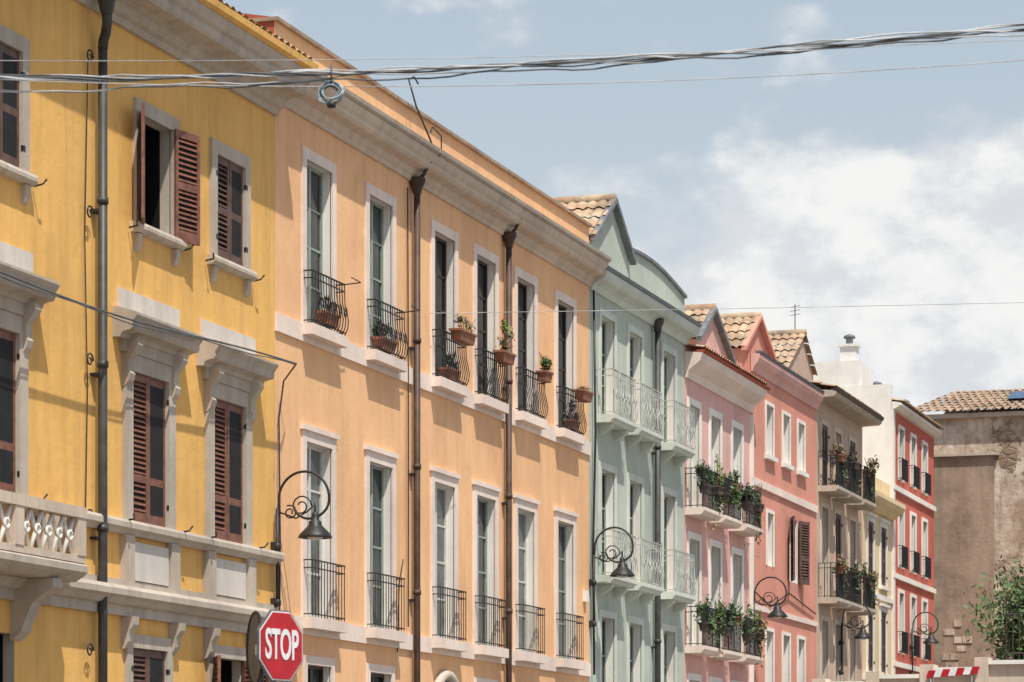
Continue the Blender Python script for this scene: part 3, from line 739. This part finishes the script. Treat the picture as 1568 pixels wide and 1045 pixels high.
# ============================================================ street lamps on wall brackets
def street_lamp(u,zb,s=1.0):
    b=B('street_lamp',(u,-.1,zb)); m_='iron_black'
    b.tube('wall_rod',m_,[(u,-.08,zb-1.25*s),(u,-.08,zb+.06)],.026,8)
    for z in (zb-1.2*s,zb-.45): b.lathe('collar',m_,(u,-.08,z),[(.026,-.05),(.05,-.03),(.05,.03),(.026,.05)],10); b.box('wall_plate',m_,u-.05,u+.05,-.06,.0,z-.06,z+.06)
    cy,cz,r=-.46,zb+.18,.36
    pts=[(u,-.08,zb-.1)]+[(u,cy-(r*(1 if t<.62 else 1-(t-.62)*1.35))*math.cos(math.radians(185-330*t)),cz+(r*(1 if t<.62 else 1-(t-.62)*1.35))*math.sin(math.radians(185-330*t))) for t in [j/33 for j in range(34)]]
    b.tube('bracket_arm',m_,pts,.018,7)
    pts=[(u,-.42-(.15*(1-.7*t))*math.cos(9*t),zb+.08+(.15*(1-.7*t))*math.sin(9*t)) for t in [j/20 for j in range(21)]]
    b.tube('bracket_scroll',m_,pts,.011,5)
    pts=[(u,-.26-(.10*(1-.7*t))*math.cos(-9*t+2),zb+.0+(.10*(1-.7*t))*math.sin(-9*t+2)) for t in [j/20 for j in range(21)]]
    b.tube('bracket_scroll',m_,pts,.011,5)
    b.tube('bracket_bar',m_,[(u,-.08,zb+.02),(u,-.35,zb-.08),(u,-.5,zb+.0),(u,-.62,zb+.1)],.012,5)
    b.tube('hanger',m_,[(u,-.62,zb+.12),(u,-.62,zb-.02)],.014,6)
    b.lathe('shade',m_,(u,-.62,zb-.02),[(0,.03),(.035,.01),(.05,-.03),(.05,-.09),(.085,-.11),(.09,-.16),(.12,-.19),(.2,-.27),(.225,-.31),(.225,-.33),(.19,-.33),(.1,-.22),(0,-.2)],20)
    b.lathe('globe','lamp_glass',(u,-.62,zb-.3),[(.11,0),(.12,-.03),(.08,-.07),(0,-.08)],14)
    b.finish()
street_lamp(37.25,5.52); street_lamp(52.45,6.12); street_lamp(65.25,6.15); street_lamp(75.1,6.2); street_lamp(85.2,6.6)

# ============================================================ signs on their post
Fv=Vector((CT,ST,0)); Rv=Vector((ST,-CT,0)); cam0=Vector((0,CAMY,CAMZ)); up=Vector((0,0,1))
base=cam0+Fv*26+Rv*(-2.0); base.z=0
def disk(b,part,mat,c,w,n,r,k,off,th,rot=0):
    a=[]
    for i in range(k):
        t=2*math.pi*(i+rot)/k; a.append(c+w*(r*math.cos(t))+up*(r*math.sin(t)))
    vs=[p+n*off for p in a]+[p+n*(off-th) for p in a]
    b.mesh(part,mat,vs,[tuple(range(k)),tuple(range(k,2*k))[::-1]]+[(i,k+i,k+(i+1)%k,(i+1)%k) for i in range(k)])
w=(Rv*.56+Fv*.83).normalized(); n=(Rv*.83-Fv*.56).normalized()
c=base.copy(); c.z=2.99
b=B('stop_sign',(base.x,base.y,0))
disk(b,'backing','sign_grey',c,w,n,.335,8,0,.02,.5)
disk(b,'border','sign_white',c,w,n,.322,8,.004,.003,.5)
disk(b,'face','sign_red',c,w,n,.310,8,.008,.003,.5)
pc=base-n*.07-w*.02
b.tube('post','sign_grey',[(pc.x,pc.y,0),(pc.x,pc.y,3.25)],.03,12)
for z in (2.85,3.12): b.box('clamp','iron_black',pc.x-.05,pc.x+.05,pc.y-.05,pc.y+.05,z-.02,z+.02)
e=b.finish()
cu=bpy.data.curves.new('lettering','FONT'); cu.body='STOP'; cu.size=.30; cu.align_x='CENTER'; cu.align_y='CENTER'; cu.extrude=.002; cu.offset=.007
to=bpy.data.objects.new('lettering',cu); scene.collection.objects.link(to); cu.materials.append(MATS['sign_white'])
M=Matrix((( w.x,up.x,n.x,0),(w.y,up.y,n.y,0),(w.z,up.z,n.z,0),(0,0,0,1)))
to.matrix_world=Matrix.Translation(c+n*.012)@M@Matrix.Diagonal((.64,1.2,1,1))
bpy.context.view_layer.update()
mw=to.matrix_world.copy(); to.parent=e; to.matrix_parent_inverse=e.matrix_world.inverted(); to.matrix_world=mw
w2=(Rv*.30-Fv*.95).normalized(); n2=(Rv*-.95-Fv*.30).normalized()
c2=cam0+Fv*26.2+Rv*(-2.24); c2.z=2.98
b=B('round_traffic_sign',(c2.x,c2.y,0))
disk(b,'disc','sign_grey',c2,w2,n2,.31,40,0,.015)
pts=[c2+w2*(.315*math.cos(t*math.pi/20))+up*(.315*math.sin(t*math.pi/20)) for t in range(41)]
b.tube('rim','iron_black',pts,.014,6)
b.tube('post','sign_grey',[(c2.x-n2.x*.05,c2.y-n2.y*.05,0),(c2.x-n2.x*.05,c2.y-n2.y*.05,3.15)],.028,10)
b.mesh('label','sign_white',[c2+w2*.02+up*.03+n2*.004,c2+w2*.16+up*.03+n2*.004,c2+w2*.16-up*.06+n2*.004,c2+w2*.02-up*.06+n2*.004],[(0,1,2,3)])
b.finish()

# ============================================================ overhead cables across the street
def span(b,Z,pts,r,mat,ext=9,sides=5,wob=0,ph=0,freq=1.0):
    out=[]; n=120
    for i in range(n+1):
        x=-ext+2*ext*i/n
        (xa,za),(xb,zb),(xc,zc)=pts
        z=za*(x-xb)*(x-xc)/((xa-xb)*(xa-xc))+zb*(x-xa)*(x-xc)/((xb-xa)*(xb-xc))+zc*(x-xa)*(x-xb)/((xc-xa)*(xc-xb))
        z+=wob*math.sin(x*freq*3+ph)+wob*.5*math.sin(x*freq*7.3+ph*2)
        p=cam0+Fv*(Z+wob*math.cos(x*freq*3+ph))+Rv*x; out.append((p.x,p.y,z))
    b.tube('strand',mat,out,r,sides)
q=22/4600
def hh(y): return 1.6+(1235-y)*q
b=B('cable_bundle',tuple(cam0+Fv*22+Vector((0,0,5))))
for k,(l,m_,r_,rr,mt) in enumerate([(118,98,36,.009,'wire_light'),(121,101,40,.010,'wire_dark'),(116,102,44,.007,'wire_dark'),(123,98,38,.008,'wire_light'),(142,104,50,.007,'wire_light'),(140,110,46,.008,'wire_dark'),(119,100,42,.009,'wire_light')]):
    span(b,22,[(-3.75,hh(l)),(0,hh(m_)),(3.75,hh(r_))],rr*.8,mt,wob=.013,ph=k*1.7,freq=1+.13*k)
b.finish()
b=B('overhead_wire',tuple(cam0+Fv*22+Vector((0,0,5.2))))
span(b,22.4,[(-3.75,hh(72)),(0,hh(66)),(3.75,hh(40))],.003,'wire_light'); b.finish()
b=B('overhead_wire',tuple(cam0+Fv*21+Vector((0,0,5.2))))
span(b,22.2,[(-3.75,hh(112)),(0,hh(120)),(3.75,hh(82))],.0035,'wire_light'); b.finish()
b=B('overhead_wire',tuple(cam0+Fv*46+Vector((0,0,8))))
q2=46/4600
span(b,46,[(1.2,1.6+(1235-476)*q2),(4.6,1.6+(1235-470)*q2),(7.84,1.6+(1235-463)*q2)],.005,'wire_light',ext=14); b.finish()
b=B('wire_coil',tuple(cam0+Fv*22+Rv*-1.32+Vector((0,0,5.2))))
cc=cam0+Fv*21.95+Rv*-1.32; cc.z=hh(143)
for k in range(14):
    r=.062+.028*random.random(); ox,oz=random.uniform(-.014,.014),random.uniform(-.014,.014)
    tl=random.uniform(-.9,.9)
    pts=[cc+Rv*(ox+r*math.cos(t*math.pi/12))+up*(oz+r*.85*math.sin(t*math.pi/12+.3*tl))+Fv*(tl*.05*math.sin(t*math.pi/12)+k*.004) for t in range(25)]
    b.tube('loop',['wire_light','wire_light','wire_blue','wire_light','wire_dark'][k%5],pts,.005,5)
b.tube('tie','wire_dark',[cc+up*.06,cc+up*.2],.008,5)
b.lathe('junction_box','iron_black',cc-up*.115,[(0,0),(.03,.0),(.035,.02),(.03,.04),(.0,.05)],12)
b.finish()

# ============================================================ light and sky
d=Vector((1.08,1.0,-2.9)).normalized()
L=bpy.data.lights.new('sun','SUN'); L.energy=5; L.angle=math.radians(.53); L.color=(1,.95,.86)
lo=bpy.data.objects.new('sun',L); scene.collection.objects.link(lo); lo.location=(0,-20,30)
lo.rotation_euler=d.to_track_quat('-Z','Y').to_euler()
wd=bpy.data.worlds.new('World'); scene.world=wd; wd.use_nodes=True; nt=wd.node_tree
bg=nt.nodes['Background']; bg.inputs['Strength'].default_value=.12
sk=nt.nodes.new('ShaderNodeTexSky'); sk.sky_type='NISHITA'; sk.sun_disc=False
sk.sun_elevation=math.asin(-d.z); sk.sun_rotation=math.atan2(-d.x,-d.y); sk.air_density=1.0; sk.dust_density=2; sk.ozone_density=1
tc=nt.nodes.new('ShaderNodeTexCoord')
def vdot(vec):
    n_=nt.nodes.new('ShaderNodeVectorMath'); n_.operation='DOT_PRODUCT'; n_.inputs[1].default_value=vec
    nt.links.new(tc.outputs['Generated'],n_.inputs[0]); return n_.outputs['Value']
def mr(src,a,b_,c=0,d_=1):
    n_=nt.nodes.new('ShaderNodeMapRange'); n_.interpolation_type='SMOOTHSTEP'
    n_.inputs[1].default_value=a; n_.inputs[2].default_value=b_; n_.inputs[3].default_value=c; n_.inputs[4].default_value=d_
    nt.links.new(src,n_.inputs[0]); return n_.outputs[0]
def mth(op,a,b_): return nmath(nt,op,a,b_)
xr=vdot((ST,-CT,0)); zz=vdot((0,0,1))
mp=nt.nodes.new('ShaderNodeMapping'); mp.inputs['Scale'].default_value=(1,1,1.6); mp.inputs['Location'].default_value=(.3,.1,.07); nt.links.new(tc.outputs['Generated'],mp.inputs[0])
n1=noise(nt,mp.outputs[0],19,10,.55); n2=noise(nt,mp.outputs[0],6,5,.5)
mask=mth('MULTIPLY',mr(xr,-.01,.07),mr(zz,.245,.175))
dens=mth('ADD',mth('ADD',mth('MULTIPLY',n1,.75),mth('MULTIPLY',n2,.2)),mth('MULTIPLY',mask,.25))
cl=mth('MULTIPLY',mr(dens,.49,.66),mr(zz,.45,.28))
shade=noise(nt,mp.outputs[0],15,8,.6)
ccol=mix(nt,mr(shade,.42,.56),(6.0,6.2,6.5),(7.9,7.85,7.7))
skc=mix(nt,mr(zz,.45,.23,.0,.8),sk.outputs[0],(4.45,5.2,5.8))
skc=mix(nt,mr(zz,.26,.12,.0,.65),skc,(5.7,6.1,6.35))
fin=mix(nt,mth('MULTIPLY',cl,.92),skc,ccol)
nt.links.new(fin,bg.inputs['Color'])

# ============================================================ camera
cam=bpy.data.cameras.new('camera'); co=bpy.data.objects.new('camera',cam); scene.collection.objects.link(co)
co.location=cam0; co.rotation_euler=Fv.to_track_quat('-Z','Y').to_euler()
cam.sensor_width=36; cam.lens=4600/1568*36; cam.shift_y=713/1568; cam.clip_end=3000; cam.clip_start=.1
cam.dof.use_dof=True; cam.dof.focus_distance=43; cam.dof.aperture_fstop=6.3
scene.camera=co
scene.view_settings.view_transform='Standard'; scene.view_settings.look='None'; scene.view_settings.exposure=0
